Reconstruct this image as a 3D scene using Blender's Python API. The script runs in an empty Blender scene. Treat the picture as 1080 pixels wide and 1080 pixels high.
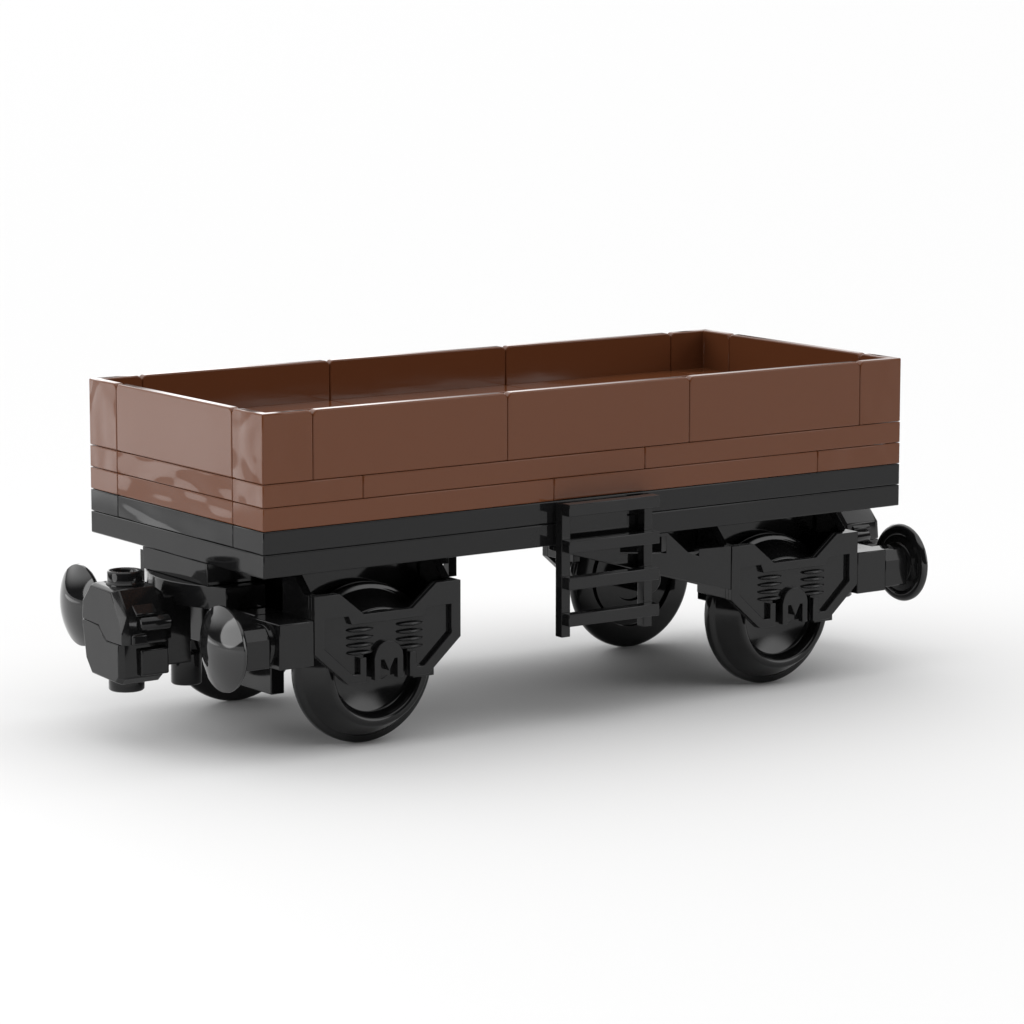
import bpy, bmesh, math
from mathutils import Vector, Matrix
from mathutils.geometry import tessellate_polygon
sc = bpy.context.scene
COL = sc.collection
K = 0.01                      # scene units per millimetre of the model
CX, CY, GZ = 56.0, 24.0, -26.0   # model centre and the height of the floor under it
PI = math.pi

# ------------------------------------------------------------------ materials
def plastic(name, col, rough, warp, scale, stretch=(1,1,1), detail=.6, spec=0.28):
    m = bpy.data.materials.new(name); m.use_nodes = True
    nt = m.node_tree; n = nt.nodes; l = nt.links
    b = n['Principled BSDF']
    b.inputs['Base Color'].default_value = (*col, 1)
    b.inputs['IOR'].default_value = 1.5
    b.inputs['Specular IOR Level'].default_value = spec
    tc = n.new('ShaderNodeTexCoord'); oi = n.new('ShaderNodeObjectInfo')
    ad = n.new('ShaderNodeVectorMath'); ad.operation = 'ADD'
    mu = n.new('ShaderNodeMath'); mu.operation = 'MULTIPLY'; mu.inputs[1].default_value = 37.0
    l.new(oi.outputs['Random'], mu.inputs[0])
    l.new(tc.outputs['Object'], ad.inputs[0]); l.new(mu.outputs[0], ad.inputs[1])
    mp = n.new('ShaderNodeMapping'); mp.inputs['Scale'].default_value = stretch
    nz = n.new('ShaderNodeTexNoise'); nz.inputs['Scale'].default_value = scale
    nz.inputs['Detail'].default_value = detail
    l.new(ad.outputs[0], mp.inputs['Vector']); l.new(mp.outputs[0], nz.inputs['Vector'])
    bp = n.new('ShaderNodeBump'); bp.inputs['Strength'].default_value = 1.0
    bp.inputs['Distance'].default_value = warp
    l.new(nz.outputs['Fac'], bp.inputs['Height']); l.new(bp.outputs['Normal'], b.inputs['Normal'])
    # faint handling marks in the gloss
    n2 = n.new('ShaderNodeTexNoise'); n2.inputs['Scale'].default_value = 22; n2.inputs['Detail'].default_value = 5
    l.new(ad.outputs[0], n2.inputs['Vector'])
    mr = n.new('ShaderNodeMapRange'); mr.inputs['From Min'].default_value = .35; mr.inputs['From Max'].default_value = .75
    mr.inputs['To Min'].default_value = rough; mr.inputs['To Max'].default_value = rough + .05
    l.new(n2.outputs['Fac'], mr.inputs['Value']); l.new(mr.outputs['Result'], b.inputs['Roughness'])
    return m
BROWN = plastic('reddish_brown_plastic', (0.138, 0.047, 0.0195), 0.06, 0.0015, 8.0)
BROWN_CORNER = plastic('reddish_brown_small_moulding', (0.138, 0.047, 0.0195), 0.045, 0.0062, 17.0, (1,1,.7), 1.0)
BROWN_END = plastic('reddish_brown_end_plate', (0.138, 0.047, 0.0195), 0.045, 0.0085, 6.0, (1,1,3.2), 1.0)
BLACK_END = plastic('black_end_plate', (0.0085, 0.0085, 0.0088), 0.045, 0.0085, 6.0, (1,1,3.2), 1.0)
BLACK = plastic('black_plastic', (0.0085, 0.0085, 0.0088), 0.06, 0.0015, 8.0)
BLACK_CORNER = plastic('black_small_moulding', (0.0085, 0.0085, 0.0088), 0.045, 0.0062, 17.0, (1,1,.7), 1.0)
BLACK_FINE = plastic('black_moulded_plastic', (0.0085, 0.0085, 0.0088), 0.075, 0.0006, 20.0, spec=.33)
BLACK_POLISHED = plastic('black_polished_plastic', (0.0095, 0.0095, 0.0098), 0.05, 0.0003, 12.0, spec=.6)

# ------------------------------------------------------------------ mesh helpers (millimetres of the model)
def W(p): return Vector(((p[0]-CX)*K, (p[1]-CY)*K, (p[2]-GZ)*K))

class MB:
    def __init__(s): s.v = []; s.f = []; s.smooth = []
    def add(s, verts, faces, smooth=False):
        o = len(s.v); s.v += [tuple(v) for v in verts]
        s.f += [tuple(i+o for i in f) for f in faces]; s.smooth += [smooth]*len(faces); return s
    def box(s, x0, x1, y0, y1, z0, z1):
        V = [(x,y,z) for z in (z0,z1) for y in (y0,y1) for x in (x0,x1)]
        return s.add(V, [(0,2,3,1),(4,5,7,6),(0,1,5,4),(2,6,7,3),(0,4,6,2),(1,3,7,5)])
    def prism(s, loop, axis, a, b, holes=()):
        """closed outline extruded from a to b along axis; loop points are the two other coordinates in x,y,z order"""
        def P(p, t):
            q = list(p); q.insert(axis, t); return tuple(q)
        loops = [list(loop)] + [list(h) for h in holes]
        flat = [p for L in loops for p in L]; n = len(flat)
        V = [P(p, a) for p in flat] + [P(p, b) for p in flat]
        F = []
        if holes:
            tri = tessellate_polygon([[Vector((p[0],p[1],0)) for p in L] for L in loops])
            for t in tri: F += [tuple(t), tuple(i+n for i in reversed(t))]
        else:
            F += [tuple(range(n)), tuple(range(2*n-1, n-1, -1))]
        o = 0
        for L in loops:
            m = len(L)
            for i in range(m):
                j = (i+1) % m; F.append((o+i, o+i+n, o+j+n, o+j))
            o += m
        return s.add(V, F)
    def lathe(s, prof, axis, c, n=96, smooth=True):
        """prof: (radius, position along axis); c: centre on the other two coordinates"""
        V = []; F = []; m = len(prof)
        for k in range(n):
            a = 2*PI*k/n
            for r, t in prof:
                q = [c[0]+r*math.cos(a), c[1]+r*math.sin(a)]; q.insert(axis, t); V.append(tuple(q))
        for k in range(n):
            k2 = (k+1) % n
            for i in range(m-1):
                F.append((k*m+i, k2*m+i, k2*m+i+1, k*m+i+1))
        return s.add(V, F, smooth)
    def ellipsoid(s, c, r, nu=28, nv=12):
        V = []; F = []
        for j in range(nv+1):
            t = PI*j/nv
            for i in range(nu):
                a = 2*PI*i/nu
                V.append((c[0]+r[0]*math.sin(t)*math.cos(a), c[1]+r[1]*math.sin(t)*math.sin(a), c[2]+r[2]*math.cos(t)))
        for j in range(nv):
            for i in range(nu):
                i2 = (i+1) % nu; F.append((j*nu+i, (j+1)*nu+i, (j+1)*nu+i2, j*nu+i2))
        return s.add(V, F, True)
    def build(s, name, mat, parent, bevel=0.12, seg=2, label=None, pivot=None):
        me = bpy.data.meshes.new(name)
        pts = [W(p) for p in s.v]
        lo = Vector([min(p[i] for p in pts) for i in range(3)]); hi = Vector([max(p[i] for p in pts) for i in range(3)])
        c = (lo+hi)/2
        me.from_pydata([p-c for p in pts], [], s.f)
        for p, q in zip(me.polygons, s.smooth): p.use_smooth = q
        bm = bmesh.new(); bm.from_mesh(me)
        bmesh.ops.remove_doubles(bm, verts=bm.verts, dist=1e-6)
        bmesh.ops.recalc_face_normals(bm, faces=bm.faces)
        bm.to_mesh(me); bm.free()
        me.materials.append(mat)
        o = bpy.data.objects.new(name, me); COL.objects.link(o)
        wl = parent.get('_w', None)
        base = Vector(wl) if wl is not None else parent.location.copy()
        o['_w'] = list(c)
        o.parent = parent; o.location = c - base
        if bevel:
            b = o.modifiers.new('bevel', 'BEVEL'); b.width = bevel*K; b.segments = seg
            b.limit_method = 'ANGLE'; b.angle_limit = math.radians(38); b.harden_normals = False
        me.set_sharp_from_angle(angle=math.radians(50)) if any(s.smooth) else None
        if bevel: 
            for p in me.polygons: p.use_smooth = True
            me.set_sharp_from_angle(angle=math.radians(30))
        if label: o['label'] = label
        return o

def empty(name, p, parent):
    e = bpy.data.objects.new(name, None); COL.objects.link(e); e.empty_display_size = .02
    c = W(p); e['_w'] = list(c)
    e.parent = parent; e.location = c - Vector(parent['_w'])
    return e

def kids(o): return [c for c in bpy.data.objects if c.parent == o]
def copy_part(o, parent, shift=None, turn=False):
    """a copy of a part and its sub-parts, moved along the wagon or turned half round its middle"""
    c = o.copy(); COL.objects.link(c); c.parent = parent
    if turn:
        w = Vector(o['_w']); w2 = Vector((-w.x, -w.y, w.z))
        c.rotation_euler.z = o.rotation_euler.z + PI
    else:
        w2 = Vector(o['_w']) + Vector(shift)*K
    c['_w'] = list(w2); c.location = w2 - Vector(parent['_w'])
    for ch in kids(o):
        d = ch.copy(); COL.objects.link(d); d.parent = c
    return c

# ------------------------------------------------------------------ the wagon
wagon = bpy.data.objects.new('toy_freight_wagon', None); COL.objects.link(wagon)
wagon.empty_display_size = .1; wagon['_w'] = [0,0,0]
wagon['label'] = 'brown open toy brick railway goods wagon with black underframe standing on white floor'
wagon['category'] = 'toy wagon'
G = 0.022                     # half the seam between two bricks
T = 1.45                      # thickness of a panel wall
ZT = 22.4

def rounded(u0, u1, z0, z1, r, left=True, right=True, n=5):
    P = [(u0, z0), (u1, z0)]
    if right: P += [(u1-r+r*math.cos(a), z1-r+r*math.sin(a)) for a in [PI/2*i/n for i in range(n+1)]]
    else: P += [(u1, z1)]
    if left: P += [(u0+r-r*math.sin(a), z1-r+r*math.cos(a)) for a in [PI/2*i/n for i in range(n+1)]]
    else: P += [(u0, z1)]
    return P
R_ = 0.85
def side_panel(x0, far):
    m = MB(); y0, y1 = (48-T, 48) if far else (0, T)
    m.prism(rounded(x0+G, x0+32-G, 12.8+G, ZT, R_), 1, y0, y1)
    b0, b1 = (40+G, 48-T-.002) if far else (T+.002, 8-G)
    m.box(x0+G, x0+32-G, b0, b1, 12.8+G, 16.4)
    return m.build('side_panel', BROWN, wagon, .2, 3)
for far in (False, True):
    for x0 in (8, 40, 72): side_panel(x0, far)
for x0 in (0, 112-T):
    m = MB(); m.prism(rounded(8+G, 40-G, 12.8+G, ZT, R_), 0, x0, x0+T)
    b0, b1 = (T+.002, 8-G) if x0 == 0 else (104+G, 112-T-.002)
    m.box(b0, b1, 8+G, 40-G, 12.8+G, 16.4)
    m.build('end_panel', BROWN, wagon, .2, 3)
for sx in (0, 1):
    for sy in (0, 1):
        def X(x): return x if sx == 0 else 112-x
        def Y(y): return y if sy == 0 else 48-y
        # L-shaped plan mitred in the corner, the two free top corners rounded
        m = MB()
        A = rounded(0, 8-G, 12.8+G, ZT, R_, left=False); na = len(A)
        for swap in (False, True):
            def P(u, d, z): return (X(d), Y(u), z) if swap else (X(u), Y(d), z)
            V = [P(u, 0, z) for u, z in A] + [P(max(u, T), T, z) for u, z in A]
            F = [tuple(range(na)), tuple(reversed(range(na, 2*na)))]
            F += [(k, k+na, (k+1)%na+na, (k+1)%na) for k in range(na) if k != na-1]
            m.add(V, F)
        xs = sorted((X(T+.004), X(8-G))); ys = sorted((Y(T+.004), Y(8-G)))
        m.box(xs[0], xs[1], ys[0], ys[1], 12.8+G, 16.4)
        m.build('corner_panel', BROWN_CORNER, wagon, .2, 3)
# inner floor tiles
for x0, x1 in ((8, 40), (40, 72), (72, 104)):
    MB().box(x0+G, x1-G, 8+G, 40-G, 12.8+G, 16.36).build('floor_tile', BROWN, wagon, .12)

def course(z0, splits, mat, corner, name):
    """a ring of flat plates: long runs on both sides, 4-stud plates across both ends"""
    z0, z1 = z0+G, z0+3.2-G
    for a, b in zip(splits[:-1], splits[1:]):
        for y0, y1 in ((0, 8-G), (40+G, 48)):
            xa = a + (G if a > 0 else 0); xb = b - (G if b < 112 else 0)
            MB().box(xa, xb, y0, y1, z0, z1).build(name, corner if b-a <= 16 else mat, wagon, .16)
    for x0, x1 in ((0, 8), (104, 112)):
        MB().box(x0, x1, 8+G, 40-G, z0, z1).build(name, BROWN_END if mat is BROWN else BLACK_END, wagon, .16)
course(9.6, (0, 16, 64, 112), BROWN, BROWN_CORNER, 'brown_plate')
course(6.4, (0, 48, 96, 112), BROWN, BROWN_CORNER, 'brown_plate')
course(3.2, (0, 112), BLACK, BLACK_CORNER, 'black_plate')
MB().box(0, 112, 0, 48, 0, 3.2-G).build('base_plate', BLACK, wagon, .16)
MB().box(8+G, 104-G, 8+G, 40-G, 3.2+G, 12.8-G).build('core_plate', BLACK, wagon, .16)

# ------------------------------------------------------------------ wheels
def make_wheel():
    m = MB()
    c = (20, -14.65)
    m.lathe([(0, 5.02), (2.0, 4.98), (6.3, 4.66), (6.75, 4.5), (7.0, 4.2), (7.08, 2.9), (7.25, 2.62), (7.5, 2.5), (8.1, 2.5),
             (8.35, 2.6), (8.55, 2.9), (10.3, 5.85), (10.42, 6.0), (10.6, 6.06), (11.15, 6.1), (11.3, 6.25), (11.35, 6.5),
             (11.35, 7.2), (11.2, 7.5), (10.8, 7.6), (8.0, 7.6), (7.9, 7.0), (7.2, 7.0), (7.1, 7.5), (4.0, 7.5), (3.8, 6.9), (0, 6.9)], 1, c, 128)
    w = m.build('wheel', BLACK_FINE, wagon, 0)
    h = MB(); h.lathe([(0, 2.0), (1.5, 2.0), (1.7, 2.2), (1.75, 5.04), (0, 5.04)], 1, c, 40)
    h.build('hub', BLACK_FINE, w, 0)
    return w
w0 = make_wheel()
copy_part(w0, wagon, (72, 0, 0)); copy_part(w0, wagon, turn=True)
copy_part([o for o in kids(wagon) if o.name.startswith('wheel')][-1], wagon, (-72, 0, 0))
# ------------------------------------------------------------------ axle guards with springs and axle boxes
def make_guard():
    def L(P): return [(8+u, z) for u, z in P]
    border = [(8.35,-16),(5.4,-16),(0,-11.25),(0,-3.25),(4.1,-3.25),(8,-6.45),(16,-6.45),(20,-3.25),(24,-3.25),(24,-11.25),(18.6,-16),(15.5,-16),
              (15.5,-12.5),(16.6,-12.5),(16.6,-14.75),(17.9,-14.75),(22.45,-10.6),(22.45,-6.5),(18.5,-6.5),(18.0,-7.75),(6.0,-7.75),(5.5,-6.5),
              (1.55,-6.5),(1.55,-10.6),(6.1,-14.75),(7.3,-14.75),(7.3,-12.5),(8.35,-12.5)]
    back = [(8.35,-16),(5.4,-16),(0,-11.25),(0,-3.25),(4.1,-3.25),(8,-6.45),(16,-6.45),(20,-3.25),(24,-3.25),(24,-11.25),(18.6,-16),(15.5,-16),
            (15.5,-11.9),(8.35,-11.9)]
    m = MB()
    m.prism(L(border), 1, 0, .748)
    m.prism(L(back), 1, .75, 1.4)
    g = m.build('axle_guard', BLACK_FINE, wagon, .06)
    # end webs rising to the wagon floor
    for x0, x1 in ((8.0, 9.3), (30.7, 32.0)):
        MB().prism([(1.402,-3.25),(2.8,-3.25),(6.2,-.02),(8.3,-.02),(8.3,-11.2),(1.402,-11.2)], 0, x0, x1).build('web', BLACK_FINE, g, .07)
    # springs
    for u in (7.7, 15.85):
        s = MB()
        for k in range(4):
            s.ellipsoid((8+u, .70, -8.6 - 1.07*k), (2.15, 1.0, .38))
        s.build('spring', BLACK_FINE, g, 0)
    # axle box: arched block with the two slanting grooves that leave an M
    arch = [(12+2.35*math.cos(a), -12.9+2.35*math.sin(a)) for a in [PI*i/14 for i in range(15)]]
    box = arch + [(9.65,-15.9),(10.65,-15.9),(10.65,-13.1),(11.2,-13.1),(12.05,-14.8),(12.9,-13.1),(13.4,-13.1),(13.4,-15.9),(14.35,-15.9)]
    b = MB(); b.prism(L(box), 1, -.1, .9)
    bo = b.build('axle_box', BLACK_FINE, g, .07)
    MB().prism(L([(9.8,-12.9),(14.2,-12.9),(14.2,-15.6),(9.8,-15.6)]), 1, .902, 1.6).build('axle_box_back', BLACK_FINE, g, 0)
    # foot beside the box, behind the frame
    MB().box(8+16.9, 8+20.4, 1.402, 2.3, -16.6, -14.6).build('foot', BLACK_FINE, g, .05)
    return g
g0 = make_guard()
g1 = copy_part(g0, wagon, (72, 0, 0)); g2 = copy_part(g0, wagon, turn=True); copy_part(g2, wagon, (-72, 0, 0))
# bearer between the guards, under the floor
for x0 in (8, 80):
    m = MB(); m.box(x0+3, x0+23.7, 8.7, 39.3, -11.0, -.02)
    m.lathe([(0, 7.0), (2.2, 7.0), (2.2, 12.1), (0, 12.1)], 1, (x0+12, -14.65), 32)
    m.lathe([(0, 35.9), (2.2, 35.9), (2.2, 41.0), (0, 41.0)], 1, (x0+12, -14.65), 32)
    m.build('axle_bearer', BLACK_FINE, wagon, .1)

MB().box(66, 82.95, 8.72, 39.28, -5.2, -.02).build('underframe_sill', BLACK_FINE, wagon, .1)

# ------------------------------------------------------------------ brake gussets between guard and ladder
for ya, yb in ((.12, 1.3), (46.7, 47.88)):
    m = MB()
    m.prism([(48,-.05),(68.2,-.05),(72.3,-3.55),(74,-4.1),(74,-3.05),(79.96,-3.2),(79.96,-9.7),(48,-.75)], 1, ya, yb,
            holes=[[(59.7,-.55),(68.0,-.55),(68.0,-3.05),(59.7,-2.3)]])
    m.build('brake_gusset', BLACK_FINE, wagon, .05)

# ------------------------------------------------------------------ ladders
def make_ladder():
    lad = empty('ladder', (56, -1.8, -3.5), wagon)
    for x0 in (48.0, 62.5):
        MB().box(x0, x0+1.5, -1.85, -.32, -13.0, 6.2).build('stile', BLACK_FINE, lad, .07)
    for zt in (6.3, 1.05, -4.2, -9.45):
        MB().box(48.0, 64.0, -3.65, -1.87, zt-1.75, zt).build('rung', BLACK_FINE, lad, .1)
    MB().box(48.2, 60.6, -.3, -.02, 1.5, 6.15).build('mounting_plate', BLACK_FINE, lad, .03)
    return lad
lad = make_ladder(); copy_part(lad, wagon, turn=True)

# ------------------------------------------------------------------ buffers
def make_buffer(y):
    b = empty('buffer', (2.4, y, -9.7), wagon)
    cy, cz = y, -9.7
    near = y < 24
    def Yb(t): return t if near else 48-t
    a, c = sorted((Yb(0.05), Yb(8)))
    MB().prism([(a,-12.8),(c,-12.8),(c,-6.5),(a,-6.5)], 0, 2.4, 7.95).build('buffer_block', BLACK_FINE, b, .15)
    # round flange then a chamfered neck
    fl = MB(); fl.lathe([(0, 2.38), (3.05, 2.38), (3.05, 2.0), (2.85, 1.75), (0, 1.7)], 0, (cy, cz), 48); fl.build('flange', BLACK_FINE, b, 0)
    neck = [(cy-2.9,-12.6),(cy+2.9,-12.6),(cy+2.9,-8.6),(cy+1.7,-7.0),(cy-1.7,-7.0),(cy-2.9,-8.6)]
    MB().prism(neck, 0, -2.8, 1.69).build('neck', BLACK_FINE, b, .25)
    prof = [(0, -2.7), (2.9, -2.7), (3.2, -2.85), (3.25, -3.3), (4.3, -3.6), (4.5, -3.45), (5.3, -3.45), (5.75, -3.65), (5.95, -4.0), (5.9, -4.3)]
    for i in range(1, 13):
        t = i/12; r = 5.9*(1-t); prof.append((r, -4.3-1.8*(1-(r/5.9)**2)))
    h = MB(); h.lathe(prof, 0, (cy, cz), 96); h.build('buffer_head', BLACK_POLISHED, b, 0)
    return b
b0 = make_buffer(4.0); b1 = make_buffer(44.0)
copy_part(b0, wagon, turn=True); copy_part(b1, wagon, turn=True)
m = MB(); m.box(3.4, 7.9, 8.05, 39.95, -12.6, -6.45)
beam = m.build('buffer_beam', BLACK_FINE, wagon, .15); copy_part(beam, wagon, turn=True)

m = MB(); m.box(8.0, 10.2, 11.6, 20.5, -18.8, -11.05)
iron = m.build('guard_iron', BLACK_FINE, wagon, .15); copy_part(iron, wagon, turn=True)

# ------------------------------------------------------------------ couplers
def make_coupler():
    cp = empty('coupler', (-4, 24, -9), wagon)
    XF = -11.6
    up = [(27.3,-3.2),(20.6,-3.35),(18.2,-6.8),(17.7,-9.3),(17.7,-10.75),(22.9,-10.75),(24.4,-9.6),(25.0,-8.9),(30.0,-8.6),(29.8,-5.8)]
    upf = [(27.1,-3.5),(21.4,-3.75),(19.7,-6.6),(18.5,-9.5),(18.5,-10.75),(22.9,-10.75),(24.4,-9.6),(25.0,-8.9),(29.8,-8.6),(29.5,-5.9)]
    lo = [(30.0,-8.65),(25.05,-8.95),(24.45,-9.65),(22.95,-10.8),(19.2,-10.8),(19.1,-15.6),(20.2,-16.6),(27.4,-16.3),(29.2,-14.2)]
    lof = [(29.8,-8.65),(25.05,-8.95),(24.45,-9.65),(22.95,-10.8),(19.7,-10.8),(19.6,-15.4),(20.5,-16.2),(27.2,-15.9),(28.8,-14.0)]
    def shell(P, PF, x1, shrink, name):
        m = MB(); n = len(P); cy, cz = 24, -9.4
        V = [(XF, y, z) for y, z in PF] + [(XF+.8, y, z) for y, z in P] + [(x1-1.6, y, z) for y, z in P]
        V += [(x1, cy+(y-cy)*shrink, cz+(z-cz)*shrink) for y, z in P]
        F = [tuple(range(n)), tuple(3*n+i for i in reversed(range(n)))]
        for r in range(3):
            for i in range(n):
                j = (i+1) % n; F.append((r*n+i, (r+1)*n+i, (r+1)*n+j, r*n+j))
        m.add(V, F); m.build(name, BLACK_FINE, cp, .14)
    shell(up, upf, -3.6, .82, 'upper_shell')
    shell(lo, lof, -3.4, .84, 'lower_shell')
    # side details of the near and far cheek
    for s in (1, -1):
        def bx(x0,x1,ya,yb,z0,z1,name):
            a, c = sorted((24-s*ya, 24-s*yb)); MB().box(x0,x1,a,c,z0,z1).build(name, BLACK_FINE, cp, .3, 4)
        bx(-10.6, -8.2, 5.6, 6.9, -10.7, -9.2, 'ledge')
        lt = MB(); yc = 24-s*5.9
        lt.lathe([(0, -9.2), (.8, -9.2), (1.05, -8.95), (1.05, -4.6), (0, -4.6)], 0, (yc, -8.0), 32); lt.build('latch', BLACK_FINE, cp, 0)
        rb = MB(); rb.prism([(24-s*4.0,-5.0),(24-s*4.3,-5.0),(24-s*6.2,-6.5),(24-s*6.2,-6.9),(24-s*4.0,-6.9)], 0, -9.6, -6.2); rb.build('cheek_rib', BLACK_FINE, cp, .12)
        bx(-8.6, -4.2, 3.9, 5.6, -15.4, -11.6, 'cheek_plate')
    nub = MB(); nub.lathe([(0,-2.4),(1.55,-2.4),(1.6,-1.5),(1.75,-1.35),(2.3,-1.35),(2.45,-1.5),(2.45,-2.85),(2.65,-3.0),(2.7,-3.5),(0,-3.5)], 2, (-7.9,24), 48)
    nub.build('top_stud', BLACK_FINE, cp, 0)
    pin = MB(); pin.lathe([(0,-15.4),(2.45,-15.4),(2.45,-16.2),(2.5,-16.3),(2.5,-18.0),(2.3,-18.2),(0,-18.2)], 2, (-7.9,24), 48)
    pin.build('bottom_pin', BLACK_FINE, cp, 0)
    hp = MB(); hp.lathe([(0,-14),(2.2,-14),(2.2,-18.2),(2.0,-18.4),(0,-18.4)], 2, (1.7,24), 48); hp.build('pivot_pin', BLACK_FINE, cp, 0)
    MB().box(-4.6, 1.2, 21.6, 26.4, -15.0, -5.2).build('drawbar', BLACK_FINE, cp, .25)
    MB().box(.1, 7.9, 15.2, 33.2, -3.18, -.02).build('mounting_plate', BLACK, cp, .12)
    arc = [(x, y) for x, y in [(7.9,12.6),(7.9,35.4),(1.6,35.4)] + [(1.6-3.6*math.sin(PI*i/10), 35.4-22.8*i/10) for i in range(1,10)] + [(1.6,12.6)]]
    MB().prism(arc, 2, -6.4, -3.2).build('pivot_plate', BLACK_FINE, cp, .12)
    return cp
cp = make_coupler(); copy_part(cp, wagon, turn=True)

for o in bpy.data.objects:
    if '_w' in o: del o['_w']

# ------------------------------------------------------------------ floor
me = bpy.data.meshes.new('floor'); S = 60
me.from_pydata([(-S,-S,0),(S,-S,0),(S,S,0),(-S,S,0)], [], [(0,1,2,3)])
fl = bpy.data.objects.new('floor', me); COL.objects.link(fl); fl['kind'] = 'structure'
fl['label'] = 'plain white studio floor under the wagon'
m = bpy.data.materials.new('matt_white_floor'); m.use_nodes = True
b = m.node_tree.nodes['Principled BSDF']; b.inputs['Base Color'].default_value = (.768,.768,.768,1)
b.inputs['Roughness'].default_value = .9; b.inputs['Specular IOR Level'].default_value = .1
me.materials.append(m)

# ------------------------------------------------------------------ light: a white studio all round, brighter above and behind
w = bpy.data.worlds.new('World'); sc.world = w; w.use_nodes = True
nt = w.node_tree; n = nt.nodes; l = nt.links
bg = n['Background']
tc = n.new('ShaderNodeTexCoord')
nrm = n.new('ShaderNodeVectorMath'); nrm.operation = 'NORMALIZE'
l.new(tc.outputs['Generated'], nrm.inputs[0])
dot = n.new('ShaderNodeVectorMath'); dot.operation = 'DOT_PRODUCT'
dot.inputs[1].default_value = Vector((.08, .32, .94)).normalized()
l.new(nrm.outputs[0], dot.inputs[0])
mr = n.new('ShaderNodeMapRange'); mr.interpolation_type = 'SMOOTHSTEP'
mr.inputs['From Min'].default_value = .29; mr.inputs['From Max'].default_value = .52
mr.inputs['To Min'].default_value = .0; mr.inputs['To Max'].default_value = 1.525
l.new(dot.outputs['Value'], mr.inputs['Value'])
# a brighter reflector behind the model, low down
dot2 = n.new('ShaderNodeVectorMath'); dot2.operation = 'DOT_PRODUCT'
dot2.inputs[1].default_value = Vector((math.cos(math.radians(67)), math.sin(math.radians(67)), math.tan(math.radians(13)))).normalized()
l.new(nrm.outputs[0], dot2.inputs[0])
mr2 = n.new('ShaderNodeMapRange'); mr2.interpolation_type = 'SMOOTHSTEP'
mr2.inputs['From Min'].default_value = .975; mr2.inputs['From Max'].default_value = .990
mr2.inputs['To Min'].default_value = 0; mr2.inputs['To Max'].default_value = 1.6
l.new(dot2.outputs['Value'], mr2.inputs['Value'])
sm = n.new('ShaderNodeMath'); sm.operation = 'ADD'
l.new(mr.outputs['Result'], sm.inputs[0]); l.new(mr2.outputs['Result'], sm.inputs[1])
# a smaller reflector in front, to the right of the camera
dot3 = n.new('ShaderNodeVectorMath'); dot3.operation = 'DOT_PRODUCT'
dot3.inputs[1].default_value = Vector((.60, -.72, .27)).normalized()
l.new(nrm.outputs[0], dot3.inputs[0])
mr3 = n.new('ShaderNodeMapRange'); mr3.interpolation_type = 'SMOOTHSTEP'
mr3.inputs['From Min'].default_value = .945; mr3.inputs['From Max'].default_value = .982
mr3.inputs['To Min'].default_value = 0; mr3.inputs['To Max'].default_value = 3.0
l.new(dot3.outputs['Value'], mr3.inputs['Value'])
sm2 = n.new('ShaderNodeMath'); sm2.operation = 'ADD'
l.new(sm.outputs[0], sm2.inputs[0]); l.new(mr3.outputs['Result'], sm2.inputs[1])
l.new(sm2.outputs[0], bg.inputs['Strength']); bg.inputs['Color'].default_value = (1,1,1,1)

def area(name, loc, tgt, size, power):
    L = bpy.data.lights.new(name, 'AREA'); L.shape = 'DISK'; L.size = size; L.energy = power
    o = bpy.data.objects.new(name, L); COL.objects.link(o); o.location = loc
    o.rotation_euler = (Vector(tgt)-Vector(loc)).to_track_quat('-Z', 'Y').to_euler()
    return o
area('softbox', (-2.55, .40, .74), (-.55, -.15, 1.3), 1.4, 17)
sp = bpy.data.lights.new('floor_spot', 'SPOT'); sp.energy = 820; sp.spot_size = math.radians(44); sp.spot_blend = .08; sp.shadow_soft_size = .04  # added spot out of view; its floor pool gives the end face reflections
so = bpy.data.objects.new('floor_spot', sp); COL.objects.link(so); so.location = (-2.58, 2.70, 3.2)

# ------------------------------------------------------------------ camera
cd = bpy.data.cameras.new('camera'); cam = bpy.data.objects.new('camera', cd); COL.objects.link(cam)
cam.location = W((-261.1974, -432.7791, 89.7555))
az, el = math.radians(55.09995), math.radians(9.07263)
fw = Vector((math.cos(el)*math.cos(az), math.cos(el)*math.sin(az), -math.sin(el)))
cam.rotation_euler = fw.to_track_quat('-Z', 'Y').to_euler()
cd.sensor_width = 36; cd.lens = 36*4017.9/1080; cd.clip_start = .05; cd.clip_end = 500
sc.camera = cam
vs = sc.view_settings; vs.view_transform = 'Standard'; vs.look = 'None'; vs.exposure = 0; vs.gamma = 1; vs.use_curve_mapping = False
sc.cycles.max_bounces = 8; sc.cycles.diffuse_bounces = 4; sc.cycles.glossy_bounces = 5
